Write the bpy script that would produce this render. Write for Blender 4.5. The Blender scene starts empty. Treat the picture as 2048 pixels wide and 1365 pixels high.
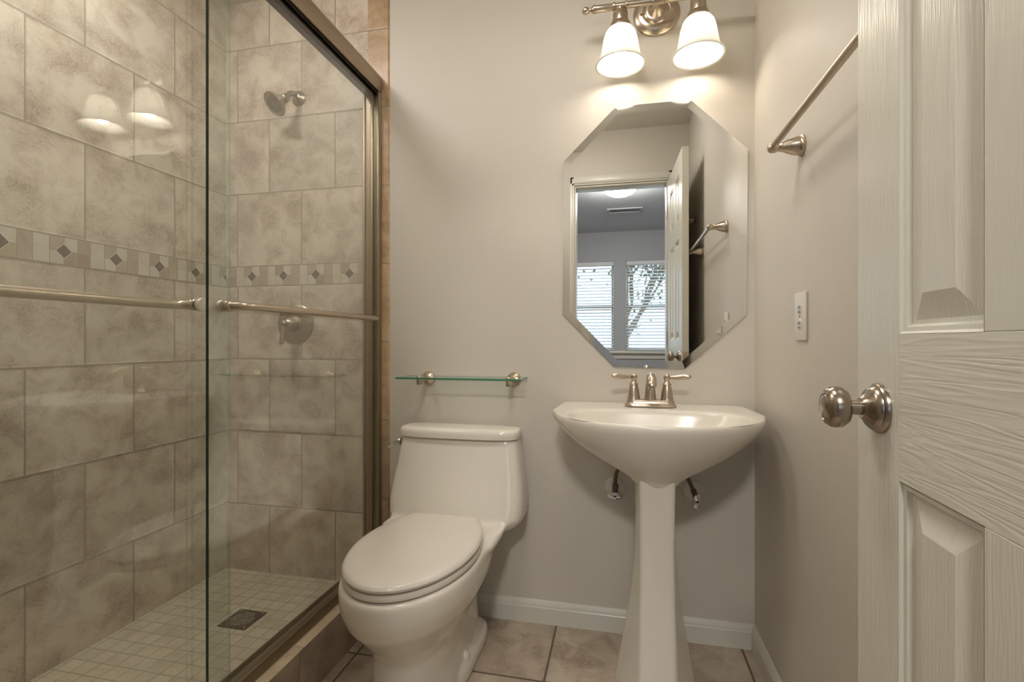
import bpy, bmesh, math, random
from mathutils import Vector, Matrix
C = bpy.context.scene.collection
S = bpy.context.scene
PI = math.pi
# ------------------------------------------------------------------ camera
FPX = 980.0
YAW = math.atan(216 / FPX)
H = 1.0416
cam = bpy.data.cameras.new('camera'); cam.sensor_width = 36; cam.lens = 36 * FPX / 2048
cam.clip_start = 0.02
co = bpy.data.objects.new('camera', cam); C.objects.link(co)
co.location = (0, 0, H); co.rotation_euler = (PI / 2, 0, YAW)
S.camera = co
# ------------------------------------------------------------------ world (overcast sky outside the bedroom windows)
w = bpy.data.worlds.new('world'); S.world = w; w.use_nodes = True
bg = w.node_tree.nodes['Background']
bg.inputs[0].default_value = (0.60, 0.78, 1.0, 1); bg.inputs[1].default_value = 2.6
S.view_settings.view_transform = 'Standard'; S.view_settings.look = 'None'
S.view_settings.gamma = 1; S.view_settings.use_curve_mapping = False
S.view_settings.exposure = 0.45
BULB_W = 46.0
CEIL_W = 120.0
BATH_FILL_W = 16.5  # strength of the added fill lamp over the bathroom
SHOWER_FILL_W = 31.0  # strength of the added fill lamp over the shower
# ------------------------------------------------------------------ layout (metres)
YB = 1.797      # painted back wall
YT = 1.790      # tiled back wall of the shower
XR = 0.445      # right wall
XL = -1.65      # tiled left wall
XC = -0.89      # outer face of curb
YF = 0.17       # bathroom side of the front wall
YF2 = 0.05      # bedroom side of the front wall
ZC = 2.48       # ceiling
ZS = 0.067      # shower floor
BX0, BX1, BY0 = -2.6, 1.9, -3.0   # bedroom

# ------------------------------------------------------------------ materials
def srgb(r, g, b):
    f = lambda c: (c / 255 / 12.92) if c / 255 <= 0.04045 else ((c / 255 + 0.055) / 1.055) ** 2.4
    return (f(r), f(g), f(b), 1)
class NT:
    def __init__(s, name):
        s.m = bpy.data.materials.new(name); s.m.use_nodes = True
        s.t = s.m.node_tree; s.p = s.t.nodes['Principled BSDF']; s.out = s.t.nodes['Material Output']
    def n(s, typ, ins=None, **kw):
        nd = s.t.nodes.new(typ)
        for k, v in kw.items(): setattr(nd, k, v)
        if ins:
            for k, v in ins.items(): s.set(nd.inputs[k], v)
        return nd
    def set(s, sock, v):
        if isinstance(v, bpy.types.NodeSocket): s.t.links.new(v, sock)
        else: sock.default_value = v
    def math(s, op, a, b=0.0, c=None):
        nd = s.n('ShaderNodeMath', {0: a, 1: b}, operation=op)
        if c is not None: s.set(nd.inputs[2], c)
        return nd.outputs[0]
    def mix(s, f, a, b):
        nd = s.n('ShaderNodeMix', data_type='RGBA')
        s.set(nd.inputs[0], f); s.set(nd.inputs[6], a); s.set(nd.inputs[7], b)
        return nd.outputs[2]
    def ramp(s, v, stops):
        nd = s.n('ShaderNodeValToRGB', {0: v}); cr = nd.color_ramp
        while len(cr.elements) < len(stops): cr.elements.new(0.5)
        for e, (p, c) in zip(cr.elements, stops): e.position = p; e.color = c if len(c) == 4 else (*c, 1)
        return nd.outputs[0]
    def noise(s, vec, scale, detail=4, rough=0.5, dist=0.0):
        nd = s.n('ShaderNodeTexNoise', {'Vector': vec, 'Scale': scale, 'Detail': detail, 'Roughness': rough, 'Distortion': dist})
        return nd.outputs[0]
    def bump(s, h, strength=0.3, dist=0.002, nrm=None):
        nd = s.n('ShaderNodeBump', {'Height': h, 'Strength': strength, 'Distance': dist})
        if nrm is not None: s.set(nd.inputs['Normal'], nrm)
        return nd.outputs[0]
    def obj(s): return s.n('ShaderNodeTexCoord').outputs['Object']
    def uv(s): return s.n('ShaderNodeTexCoord').outputs['UV']

def simple(name, col, rough=0.5, metal=0.0, spec=0.5, coat=0.0, bump=None):
    m = NT(name); m.p.inputs['Base Color'].default_value = col
    m.p.inputs['Roughness'].default_value = rough; m.p.inputs['Metallic'].default_value = metal
    m.p.inputs['Specular IOR Level'].default_value = spec; m.p.inputs['Coat Weight'].default_value = coat
    if bump:
        sc, st, ds = bump
        m.set(m.p.inputs['Normal'], m.bump(m.noise(m.obj(), sc, 3), st, ds))
    return m.m

def paint(name, col, sc=260, st=0.35):
    m = NT(name); o = m.obj()
    n1 = m.noise(o, 2.0, 3)
    m.set(m.p.inputs['Base Color'], m.mix(n1, [c * 0.96 for c in col[:3]] + [1], [min(1, c * 1.04) for c in col[:3]] + [1]))
    m.p.inputs['Roughness'].default_value = 0.5
    m.p.inputs['Specular IOR Level'].default_value = 0.35
    h = m.noise(o, sc, 2, 0.5)
    m.set(m.p.inputs['Normal'], m.bump(h, st, 0.0012))
    return m.m

def stone_color(m, vec, light, mid, dark, k=1.0):
    """mottled limestone print with wormy brown patches"""
    big = m.noise(vec, 6.0 * k, 3, 0.55, 0.2)
    patch = m.noise(vec, 12 * k, 7, 0.66, 0.5)
    worm = m.noise(vec, 62 * k, 6, 0.70, 3.0)
    fine = m.noise(vec, 210 * k, 4, 0.7, 0.8)
    pm = m.ramp(m.math('ADD', m.math('MULTIPLY', patch, 0.72), m.math('MULTIPLY', big, 0.28)), [(0.42, (0, 0, 0)), (0.62, (1, 1, 1))])
    ws = m.ramp(worm, [(0.38, (0.15, 0.15, 0.15)), (0.465, (0.30, 0.30, 0.30)), (0.49, (1, 1, 1)), (0.52, (0.9, 0.9, 0.9)), (0.55, (0.35, 0.35, 0.35)), (0.66, (0.8, 0.8, 0.8))])
    fs = m.ramp(fine, [(0.40, (0, 0, 0)), (0.62, (1, 1, 1))])
    f = m.math('ADD', m.math('MULTIPLY', pm, m.math('ADD', m.math('MULTIPLY', ws, 0.78), m.math('MULTIPLY', fs, 0.22))), m.math('MULTIPLY', fs, 0.07))
    base = m.mix(big, light, mid)
    return m.mix(f, base, dark), worm

def tile_mat(name, pu, pv, u0, v0, bond, grout, light, mid, dark, gcol, vdown=False, k=1.0, rough=0.35, var=0.10, bumpd=0.0012):
    m = NT(name); uv = m.n('ShaderNodeSeparateXYZ', {0: m.uv()})
    U, V = uv.outputs[0], uv.outputs[1]
    v = m.math('DIVIDE', m.math('SUBTRACT', v0, V) if vdown else m.math('SUBTRACT', V, v0), pv)
    row = m.math('FLOOR', v)
    par = m.math('MODULO', m.math('ADD', row, 100.0), 2.0)
    u = m.math('SUBTRACT', m.math('DIVIDE', m.math('SUBTRACT', U, u0), pu), m.math('MULTIPLY', par, bond))
    col = m.math('FLOOR', u)
    fu = m.math('SUBTRACT', u, col); fv = m.math('SUBTRACT', v, row)
    du = m.math('MULTIPLY', m.math('SUBTRACT', 0.5, m.math('ABSOLUTE', m.math('SUBTRACT', fu, 0.5))), pu)
    dv = m.math('MULTIPLY', m.math('SUBTRACT', 0.5, m.math('ABSOLUTE', m.math('SUBTRACT', fv, 0.5))), pv)
    d = m.math('MINIMUM', du, dv)
    gm = m.n('ShaderNodeMapRange', {0: d, 1: grout * 0.5, 2: grout * 0.5 + 0.0012, 3: 1.0, 4: 0.0}).outputs[0]
    cell = m.n('ShaderNodeCombineXYZ', {0: col, 1: row, 2: 3.7}).outputs[0]
    wn = m.n('ShaderNodeTexWhiteNoise', {0: cell}, noise_dimensions='3D')
    off = m.n('ShaderNodeVectorMath', {0: wn.outputs['Color'], 1: (9.0, 9.0, 9.0)}, operation='MULTIPLY').outputs[0]
    vec = m.n('ShaderNodeVectorMath', {0: m.uv(), 1: off}, operation='ADD').outputs[0]
    c, worm = stone_color(m, vec, light, mid, dark, k)
    br = m.math('ADD', m.math('MULTIPLY', wn.outputs['Value'], var * 2), 1 - var)
    c = m.n('ShaderNodeVectorMath', {0: c, 3: br}, operation='SCALE').outputs[0]
    m.set(m.p.inputs['Base Color'], m.mix(gm, c, gcol))
    m.set(m.p.inputs['Roughness'], m.math('ADD', rough, m.math('MULTIPLY', gm, 0.5)))
    edge = m.n('ShaderNodeMapRange', {0: d, 1: grout * 0.5, 2: grout * 0.5 + 0.004, 3: 0.0, 4: 1.0}).outputs[0]
    hgt = m.math('ADD', edge, m.math('MULTIPLY', worm, 0.10))
    m.set(m.p.inputs['Normal'], m.bump(hgt, 0.7, bumpd))
    return m.m

T_L, T_M, T_D, T_G = srgb(214, 203, 186), srgb(197, 184, 166), srgb(134, 111, 92), srgb(156, 143, 127)
M = {}
M['wall'] = paint('wall_paint', srgb(205, 198, 186))
M['ceil'] = paint('ceiling_paint', srgb(222, 218, 210), 120, 0.6)
M['bedwall'] = paint('bedroom_paint', srgb(176, 178, 182))
M['bedceil'] = paint('bedroom_ceiling_paint', srgb(200, 202, 206), 90, 0.7)
M['trim'] = simple('trim_enamel', srgb(214, 210, 198), 0.28, spec=0.5)
M['china'] = simple('vitreous_china', srgb(226, 219, 207), 0.07, spec=0.5)
M['basin'] = simple('basin_glaze', srgb(226, 219, 207), 0.2, spec=0.4)
M['seatp'] = simple('seat_plastic', srgb(222, 215, 204), 0.16, spec=0.5)
M['whiteplastic'] = simple('white_plastic', srgb(222, 216, 206), 0.35)
M['dark'] = simple('dark_slot', srgb(40, 36, 32), 0.6)
M['rubber'] = simple('grey_rubber', srgb(150, 140, 126), 0.6)
M['carpet'] = simple('bedroom_carpet', srgb(150, 140, 128), 0.95, bump=(700, 0.6, 0.004))
M['grass'] = simple('garden_grass', srgb(120, 112, 80), 0.95, bump=(40, 0.6, 0.05))
M['bark'] = simple('tree_bark', srgb(120, 98, 80), 0.9, bump=(60, 0.6, 0.01))
M['leaf'] = simple('tree_leaf', srgb(128, 124, 84), 0.7)
M['blind'] = simple('blind_slat', srgb(226, 228, 230), 0.45)
M['chrome'] = simple('chrome', (0.75, 0.76, 0.78, 1), 0.08, 1.0)
M['hose'] = simple('braided_hose', srgb(112, 92, 70), 0.42, 0.7, bump=(1500, 0.6, 0.001))

def brushed(name, col, rough, stretch=(1, 1, 40)):
    m = NT(name); o = m.obj()
    mp = m.n('ShaderNodeMapping', {0: o, 3: stretch}).outputs[0]
    n = m.noise(mp, 60, 3, 0.6)
    m.p.inputs['Base Color'].default_value = col; m.p.inputs['Metallic'].default_value = 1
    m.set(m.p.inputs['Roughness'], m.math('ADD', rough - 0.02, m.math('MULTIPLY', n, 0.04)))
    return m.m
M['nickel'] = brushed('brushed_nickel', srgb(198, 184, 166), 0.28)
M['knob'] = brushed('door_knob_nickel', srgb(164, 152, 138), 0.24)
M['nickel_satin'] = brushed('satin_nickel', srgb(176, 166, 150), 0.34)
M['bronze'] = brushed('brushed_track_metal', srgb(162, 147, 128), 0.45, (1, 40, 1))
M['cap'] = simple('pale_satin_metal', srgb(226, 220, 208), 0.55, 0.85)
M['bronze_dark'] = simple('dark_track_metal', srgb(62, 48, 38), 0.5, 0.6)  # dark brown metal of the header guides

def glass_mat(name, tint, boost=1.0):
    m = NT(name); t = m.t; t.nodes.remove(m.p)
    g = m.n('ShaderNodeNewGeometry')
    ior = m.math('ADD', 1.5, m.math('MULTIPLY', g.outputs['Backfacing'], 1 / 1.5 - 1.5))
    fr = m.n('ShaderNodeFresnel', {0: ior})
    tr = m.n('ShaderNodeBsdfTransparent', {0: tint}); gl = m.n('ShaderNodeBsdfGlossy', {0: (1, 1, 1, 1), 'Roughness': 0.0})
    mx = m.n('ShaderNodeMixShader', {0: m.math('MULTIPLY', fr.outputs[0], boost), 1: tr.outputs[0], 2: gl.outputs[0]})
    t.links.new(mx.outputs[0], m.out.inputs[0]); return m.m
M['glass'] = glass_mat('clear_glass', (0.968, 0.986, 0.972, 1), 1.6)
M['gfar'] = glass_mat('pale_glass_edge', (0.72, 0.86, 0.78, 1), 2.0)
M['shelfglass'] = glass_mat('shelf_glass', (0.95, 0.985, 0.965, 1))
m = NT('green_glass_edge'); m.p.inputs['Base Color'].default_value = srgb(34, 62, 48)
m.p.inputs['Roughness'].default_value = 0.08; M['gedge'] = m.m
m = NT('bright_green_glass_edge'); m.p.inputs['Base Color'].default_value = srgb(62, 128, 96)
m.p.inputs['Roughness'].default_value = 0.12; M['gedge2'] = m.m
m = NT('mirror_silver'); m.p.inputs['Base Color'].default_value = (0.90, 0.91, 0.90, 1)
m.p.inputs['Metallic'].default_value = 1; m.p.inputs['Roughness'].default_value = 0.0; M['mirror'] = m.m
m = NT('frosted_shade'); t = m.t; t.nodes.remove(m.p)
tl = m.n('ShaderNodeBsdfTranslucent', {0: (0.93, 0.92, 0.88, 1)}); df = m.n('ShaderNodeBsdfDiffuse', {0: (0.86, 0.85, 0.80, 1)})
gl = m.n('ShaderNodeBsdfGlossy', {0: (1, 1, 1, 1), 'Roughness': 0.15})
a = m.n('ShaderNodeMixShader', {0: 0.70, 1: tl.outputs[0], 2: df.outputs[0]})
b = m.n('ShaderNodeMixShader', {0: 0.05, 1: a.outputs[0], 2: gl.outputs[0]})
t.links.new(b.outputs[0], m.out.inputs[0]); M['shade'] = m.m
def emis(name, col, st):
    m = NT(name); m.p.inputs['Base Color'].default_value = (0.8, 0.8, 0.8, 1)
    m.p.inputs['Emission Color'].default_value = col; m.p.inputs['Emission Strength'].default_value = st; return m.m
M['bulb'] = emis('bulb_glow', (1.0, 0.90, 0.78, 1), BULB_W)
M['dome'] = emis('ceiling_dome_glow', (1.0, 0.97, 0.92, 1), CEIL_W)

M['showerfill'] = emis('shower_fill_glow', (1.0, 0.97, 0.93, 1), SHOWER_FILL_W)  # glow of the unseen fill lamp added over the shower
M['bathfill'] = emis('bath_fill_glow', (1.0, 0.95, 0.88, 1), BATH_FILL_W)  # glow of the unseen fill lamp added over the bathroom
# tiles
PT = 0.308
M['tb_lo'] = tile_mat('tile_back_lower', PT, PT, -1.592, 1.273, 0.5, 0.004, T_L, T_M, T_D, T_G, vdown=True)
M['tb_hi'] = tile_mat('tile_back_upper', PT, PT, -1.592, 1.358, 0.5, 0.004, T_L, T_M, T_D, T_G)
M['tl_lo'] = tile_mat('tile_left_lower', 0.3195, PT, 1.540, 1.273, 0.5, 0.004, T_L, T_M, T_D, T_G, vdown=True)
M['tl_hi'] = tile_mat('tile_left_upper', 0.3195, PT, 1.540, 1.358, 0.5, 0.004, T_L, T_M, T_D, T_G)
M['tedge'] = tile_mat('tile_edge_column', 0.5, 0.3115, -1.2, 0.103, 0.0, 0.004, srgb(196, 172, 140), srgb(180, 154, 122), srgb(136, 108, 82), T_G)
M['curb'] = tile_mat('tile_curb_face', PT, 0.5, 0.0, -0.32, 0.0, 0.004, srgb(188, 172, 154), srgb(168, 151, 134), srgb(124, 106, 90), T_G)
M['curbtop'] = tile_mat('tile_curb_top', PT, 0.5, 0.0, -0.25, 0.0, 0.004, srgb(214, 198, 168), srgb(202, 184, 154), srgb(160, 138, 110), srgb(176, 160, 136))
M['floor'] = tile_mat('tile_floor', 0.3145, 0.3145, -0.227, 1.482, 0.0, 0.006, srgb(206, 192, 172), srgb(182, 165, 145), srgb(126, 104, 86), srgb(112, 98, 84), k=1.0, rough=0.4, var=0.06)
M['mosaic'] = tile_mat('mosaic_floor', 0.0530, 0.0530, 0.01, 0.012, 0.0, 0.0025, srgb(206, 197, 176), srgb(195, 184, 161), srgb(172, 158, 134), srgb(162, 149, 128), k=1.6, rough=0.45, var=0.05, bumpd=0.0008)

def border_mat(name, u0, P=0.152):
    v0 = 1.273; hh = 0.083
    m = NT(name); uv = m.n('ShaderNodeSeparateXYZ', {0: m.uv()}); U, V = uv.outputs[0], uv.outputs[1]
    u = m.math('DIVIDE', m.math('SUBTRACT', U, u0 - 0.0385), P)      # 0..1; quad takes the first .077
    col = m.math('FLOOR', u); fu = m.math('MULTIPLY', m.math('SUBTRACT', u, col), P)   # metres in the period
    fv = m.math('SUBTRACT', V, v0)
    lt, br = srgb(204, 196, 180), srgb(172, 152, 132)
    # piece boundaries at 0, .0385, .077, .1145, (.152)
    inq = m.math('LESS_THAN', fu, 0.077)
    left = m.math('LESS_THAN', fu, 0.0385); top = m.math('GREATER_THAN', fv, hh / 2)
    qd = m.math('ABSOLUTE', m.math('SUBTRACT', left, m.math('SUBTRACT', 1.0, top)))   # 1 on TL and BR
    isbr2 = m.math('LESS_THAN', fu, 0.1145)
    wn = m.n('ShaderNodeTexWhiteNoise', {0: m.n('ShaderNodeCombineXYZ', {0: col, 1: m.math('FLOOR', m.math('DIVIDE', fu, 0.0385)), 2: top}).outputs[0]}, noise_dimensions='3D')
    bq = m.math('ADD', m.math('MULTIPLY', inq, qd), m.math('MULTIPLY', m.math('SUBTRACT', 1.0, inq), isbr2))
    bq = m.math('MULTIPLY', bq, m.math('ADD', 0.55, m.math('MULTIPLY', wn.outputs['Value'], 0.45)))
    vec = m.n('ShaderNodeVectorMath', {0: m.uv(), 1: wn.outputs['Color']}, operation='ADD').outputs[0]
    st, worm = stone_color(m, vec, (1, 1, 1, 1), (0.9, 0.9, 0.9, 1), (0.72, 0.70, 0.66, 1), 1.5)
    c = m.mix(bq, lt, br)
    c = m.n('ShaderNodeMix', data_type='RGBA', blend_type='MULTIPLY'); m.set(c.inputs[0], 1.0); m.set(c.inputs[6], m.mix(bq, lt, br)); m.set(c.inputs[7], st); c = c.outputs[2]
    # thin joints
    def near(x, wd=0.0011): return m.math('LESS_THAN', m.math('ABSOLUTE', m.math('SUBTRACT', fu, x)), wd)
    j = near(0.0)
    for x in (0.077, 0.1145, 0.152): j = m.math('MAXIMUM', j, near(x if x < 0.15 else P))
    j = m.math('MAXIMUM', j, m.math('MULTIPLY', near(0.0385), 1.0))
    j = m.math('MAXIMUM', j, m.math('MULTIPLY', inq, m.math('LESS_THAN', m.math('ABSOLUTE', m.math('SUBTRACT', fv, hh / 2)), 0.0009)))
    j = m.math('MAXIMUM', j, m.math('LESS_THAN', m.math('MINIMUM', fv, m.math('SUBTRACT', hh + 0.002, fv)), 0.0024))
    c = m.mix(j, c, T_G)
    # diamond
    dd = m.math('ADD', m.math('ABSOLUTE', m.math('SUBTRACT', fu, 0.0385)), m.math('ABSOLUTE', m.math('SUBTRACT', fv, hh / 2)))
    dn = m.noise(m.uv(), 60, 4)
    c = m.mix(m.math('LESS_THAN', dd, 0.0235), c, T_L)
    c = m.mix(m.math('LESS_THAN', dd, 0.0215), c, m.mix(dn, srgb(92, 78, 68), srgb(124, 110, 98)))
    m.set(m.p.inputs['Base Color'], c); m.p.inputs['Roughness'].default_value = 0.45
    m.set(m.p.inputs['Normal'], m.bump(m.math('ADD', m.math('SUBTRACT', 1.0, j), m.math('MULTIPLY', worm, 0.3)), 0.6, 0.001))
    return m.m
M['border_b'] = border_mat('mosaic_border_back', -1.523)
M['border_l'] = border_mat('mosaic_border_left', 1.3192, 0.158)

def grain(name, stretch):
    m = NT(name); o = m.obj()
    m.p.inputs['Base Color'].default_value = srgb(216, 212, 198); m.p.inputs['Roughness'].default_value = 0.3
    mp = m.n('ShaderNodeMapping', {0: o, 3: stretch}).outputs[0]
    wv = m.n('ShaderNodeTexNoise', {'Vector': mp, 'Scale': 9.0, 'Detail': 2.0, 'Roughness': 0.45, 'Distortion': 0.35}).outputs[0]
    rr = m.math('FRACT', m.math('MULTIPLY', wv, 7.0)); rr = m.math('ABSOLUTE', m.math('SUBTRACT', rr, 0.5))
    m.set(m.p.inputs['Normal'], m.bump(m.math('MULTIPLY', rr, 2.0), 0.32, 0.0008))
    return m.m
M['grain_v'] = grain('door_grain_vertical', (6.0, 9.0, 0.5))
M['grain_h'] = grain('door_grain_horizontal', (4.0, 0.35, 6.5))

# ------------------------------------------------------------------ mesh helpers
def link(name, bm, mats, parent=None, loc=None, smooth=True, angle=35, mods=()):
    """bm is in world coordinates; the object's origin becomes loc (or the parent's place)"""
    me = bpy.data.meshes.new(name)
    bmesh.ops.recalc_face_normals(bm, faces=bm.faces)
    o = bpy.data.objects.new(name, me); C.objects.link(o)
    org = Vector((0, 0, 0))
    if parent:
        q = parent
        while q: org = org + q.location; q = q.parent
        o.parent = parent
    if loc is not None and not parent: org = Vector(loc); o.location = loc
    bmesh.ops.translate(bm, verts=bm.verts, vec=-org)
    bm.to_mesh(me); bm.free()
    if not isinstance(mats, (list, tuple)): mats = [mats]
    for q in mats: me.materials.append(q)
    if smooth:
        for p in me.polygons: p.use_smooth = True
        if angle:
            try: me.set_sharp_from_angle(angle=math.radians(angle))
            except Exception: pass
    return o
def tag(o, label, cat, group=None):
    o['label'] = label; o['category'] = cat
    if group: o['group'] = group
    return o
def thing(name, label, cat, loc, group=None):
    o = bpy.data.objects.new(name, None); C.objects.link(o); o.location = loc; o.empty_display_size = 0.05
    return tag(o, label, cat, group)
def struct(o): o['kind'] = 'structure'; return o
def NB(): return bmesh.new()
def box(bm, x0, x1, y0, y1, z0, z1, bev=0.0, seg=2, mi=0, M4=None):
    b2 = bmesh.new()
    vs = [b2.verts.new((x, y, z)) for x in (x0, x1) for y in (y0, y1) for z in (z0, z1)]
    for f in ((0, 1, 3, 2), (4, 6, 7, 5), (0, 4, 5, 1), (2, 3, 7, 6), (0, 2, 6, 4), (1, 5, 7, 3)):
        b2.faces.new([vs[i] for i in f])
    if bev: bmesh.ops.bevel(b2, geom=list(b2.edges), offset=bev, segments=seg, profile=0.5, affect='EDGES')
    bmesh.ops.recalc_face_normals(b2, faces=b2.faces)
    merge(bm, b2, mi, M4)
def merge(bm, b2, mi=0, M4=None):
    if M4 is not None: bmesh.ops.transform(b2, matrix=M4, verts=b2.verts)
    mp = {v: bm.verts.new(v.co) for v in b2.verts}
    for f in b2.faces:
        try: nf = bm.faces.new([mp[v] for v in f.verts]); nf.material_index = mi if mi else f.material_index
        except ValueError: pass
    b2.free()
def frame(origin, axis, up=(0, 0, 1)):
    """matrix whose +Z is axis"""
    z = Vector(axis).normalized(); u = Vector(up)
    if abs(z.dot(u)) > 0.99: u = Vector((0, 1, 0))
    x = u.cross(z).normalized(); y = z.cross(x)
    m = Matrix((x, y, z)).transposed().to_4x4(); m.translation = Vector(origin); return m
def lathe(bm, prof, origin, axis=(0, 0, 1), n=32, sx=1.0, sy=1.0, up=(0, 0, 1), mi=0):
    """prof: (radius, height) pairs along the axis"""
    m4 = frame(origin, axis, up); rings = []
    for r, h in prof:
        if r < 1e-6: rings.append([bm.verts.new(m4 @ Vector((0, 0, h)))])
        else: rings.append([bm.verts.new(m4 @ Vector((r * sx * math.cos(2 * PI * i / n), r * sy * math.sin(2 * PI * i / n), h))) for i in range(n)])
    for a, b in zip(rings, rings[1:]):
        for i in range(n):
            j = (i + 1) % n
            if len(a) == 1 and len(b) == 1: continue
            if len(a) == 1: f = bm.faces.new((a[0], b[i], b[j]))
            elif len(b) == 1: f = bm.faces.new((a[i], a[j], b[0]))
            else: f = bm.faces.new((a[i], a[j], b[j], b[i]))
            f.material_index = mi
def closed(prof):
    p = list(prof)
    if p[0][0] > 1e-6: p = [(0, p[0][1])] + p
    if p[-1][0] > 1e-6: p = p + [(0, p[-1][1])]
    return p
def catmull(pts, k=8):
    P = [Vector(p) for p in pts]; out = []
    for i in range(len(P) - 1):
        p0 = P[max(i - 1, 0)]; p1 = P[i]; p2 = P[i + 1]; p3 = P[min(i + 2, len(P) - 1)]
        for j in range(k):
            t = j / k
            out.append(0.5 * ((2 * p1) + (-p0 + p2) * t + (2 * p0 - 5 * p1 + 4 * p2 - p3) * t * t + (-p0 + 3 * p1 - 3 * p2 + p3) * t ** 3))
    out.append(P[-1]); return out
def tube(bm, path, rad, n=16, cap=True, sx=1.0, mi=0):
    P = [Vector(p) for p in path]
    R = list(rad) if isinstance(rad, (list, tuple)) else [rad] * len(P)
    if len(R) != len(P):
        K = R; R = []
        for i in range(len(P)):
            q = i * (len(K) - 1) / (len(P) - 1); j = min(int(q), len(K) - 2); f = q - j
            k0 = K[max(j - 1, 0)]; k3 = K[min(j + 2, len(K) - 1)]; k1 = K[j]; k2 = K[j + 1]
            R.append(0.5 * (2 * k1 + (k2 - k0) * f + (2 * k0 - 5 * k1 + 4 * k2 - k3) * f * f + (3 * k1 - k0 - 3 * k2 + k3) * f ** 3))
    t0 = (P[1] - P[0]).normalized(); ref = Vector((0, 0, 1)) if abs(t0.z) < 0.9 else Vector((1, 0, 0))
    nx = ref.cross(t0).normalized(); rings = []
    for i, p in enumerate(P):
        t = (P[min(i + 1, len(P) - 1)] - P[max(i - 1, 0)]).normalized()
        nx = (nx - t * nx.dot(t)).normalized(); ny = t.cross(nx)
        rings.append([bm.verts.new(p + R[i] * (sx * math.cos(2 * PI * k / n) * nx + math.sin(2 * PI * k / n) * ny)) for k in range(n)])
    for a, b in zip(rings, rings[1:]):
        for i in range(n): bm.faces.new((a[i], a[(i + 1) % n], b[(i + 1) % n], b[i])).material_index = mi
    if cap: bm.faces.new(rings[0]).material_index = mi; bm.faces.new(rings[-1]).material_index = mi
def loft(bm, secs, cap0=True, cap1=True, mi=0):
    rings = [[bm.verts.new(p) for p in s] for s in secs]; n = len(rings[0])
    for a, b in zip(rings, rings[1:]):
        for i in range(n): bm.faces.new((a[i], a[(i + 1) % n], b[(i + 1) % n], b[i])).material_index = mi
    if cap0: bm.faces.new(rings[0]).material_index = mi
    if cap1: bm.faces.new(rings[-1]).material_index = mi
def quaduv(bm, pts, uvs, mi=0):
    ly = bm.loops.layers.uv.verify()
    f = bm.faces.new([bm.verts.new(p) for p in pts]); f.material_index = mi
    for l, q in zip(f.loops, uvs): l[ly].uv = q
    return f
def uvbox(bm, x0, x1, y0, y1, z0, z1, mi=(0, 0, 0)):
    """box with metre uvs; mi = material of x-facing, y-facing, z-facing faces; u = x or y, v = z (or y for z faces)"""
    for x in (x0, x1): quaduv(bm, [(x, y0, z0), (x, y1, z0), (x, y1, z1), (x, y0, z1)], [(y0, z0), (y1, z0), (y1, z1), (y0, z1)], mi[0])
    for y in (y0, y1): quaduv(bm, [(x0, y, z0), (x1, y, z0), (x1, y, z1), (x0, y, z1)], [(x0, z0), (x1, z0), (x1, z1), (x0, z1)], mi[1])
    for z in (z0, z1): quaduv(bm, [(x0, y0, z), (x1, y0, z), (x1, y1, z), (x0, y1, z)], [(x0, y0), (x1, y0), (x1, y1), (x0, y1)], mi[2])
    bmesh.ops.remove_doubles(bm, verts=bm.verts, dist=1e-6)

# ------------------------------------------------------------------ room shell
bm = NB(); uvbox(bm, XC - 0.0, XR, YF2, YB, -0.1, 0.0); struct(link('floor', bm, M['floor'], smooth=False))
bm = NB(); uvbox(bm, XL, XC - 0.001, YF2, YT, -0.1, ZS); struct(link('floor_shower', bm, M['mosaic'], smooth=False))
bm = NB(); uvbox(bm, XL - 0.1, XR + 0.1, YF2, YB + 0.1, ZC, ZC + 0.1); struct(link('ceiling', bm, M['ceil'], smooth=False))
bm = NB(); uvbox(bm, -0.895, XR, YB, YB + 0.12, -0.1, ZC); struct(link('wall_back', bm, M['wall'], smooth=False))
bm = NB(); uvbox(bm, XR, XR + 0.12, YF, YB + 0.12, -0.1, ZC); struct(link('wall_right', bm, M['wall'], smooth=False))
# tiled back wall of the shower, in three bands, then the narrow edge column
bm = NB()
Y = YT; x0, x1 = XL - 0.02, -0.985
for (z0, z1, mi) in ((0.0, 1.273, 0), (1.273, 1.358, 1), (1.358, ZC, 2)):
    quaduv(bm, [(x0, Y, z0), (x1, Y, z0), (x1, Y, z1), (x0, Y, z1)], [(x0, z0), (x1, z0), (x1, z1), (x0, z1)], mi)
quaduv(bm, [(x1, Y, 0), (-0.898, Y, 0), (-0.898, Y, ZC), (x1, Y, ZC)], [(x1, 0), (-0.898, 0), (-0.898, ZC), (x1, ZC)], 3)
quaduv(bm, [(-0.898, Y, 0), (-0.893, YB, 0), (-0.893, YB, ZC), (-0.898, Y, ZC)], [(-0.898, 0), (-0.89, 0), (-0.89, ZC), (-0.898, ZC)], 3)
quaduv(bm, [(x0, YB + 0.12, 0), (-0.893, YB + 0.12, 0), (-0.893, YB + 0.12, ZC), (x0, YB + 0.12, ZC)], [(0, 0)] * 4, 0)
quaduv(bm, [(-0.893, YB, 0), (-0.893, YB + 0.12, 0), (-0.893, YB + 0.12, ZC), (-0.893, YB, ZC)], [(0, 0)] * 4, 3)
struct(link('wall_back_shower', bm, [M['tb_lo'], M['border_b'], M['tb_hi'], M['tedge']], smooth=False))
bm = NB(); X = XL
for (z0, z1, mi) in ((0.0, 1.273, 0), (1.273, 1.358, 1), (1.358, ZC, 2)):
    quaduv(bm, [(X, YF2, z0), (X, YT, z0), (X, YT, z1), (X, YF2, z1)], [(YF2, z0), (YT, z0), (YT, z1), (YF2, z1)], mi)
uvbox(bm, X - 0.1, X - 0.001, YF2, YT, 0, ZC)
struct(link('wall_left', bm, [M['tl_lo'], M['border_l'], M['tl_hi']], smooth=False))
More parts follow.
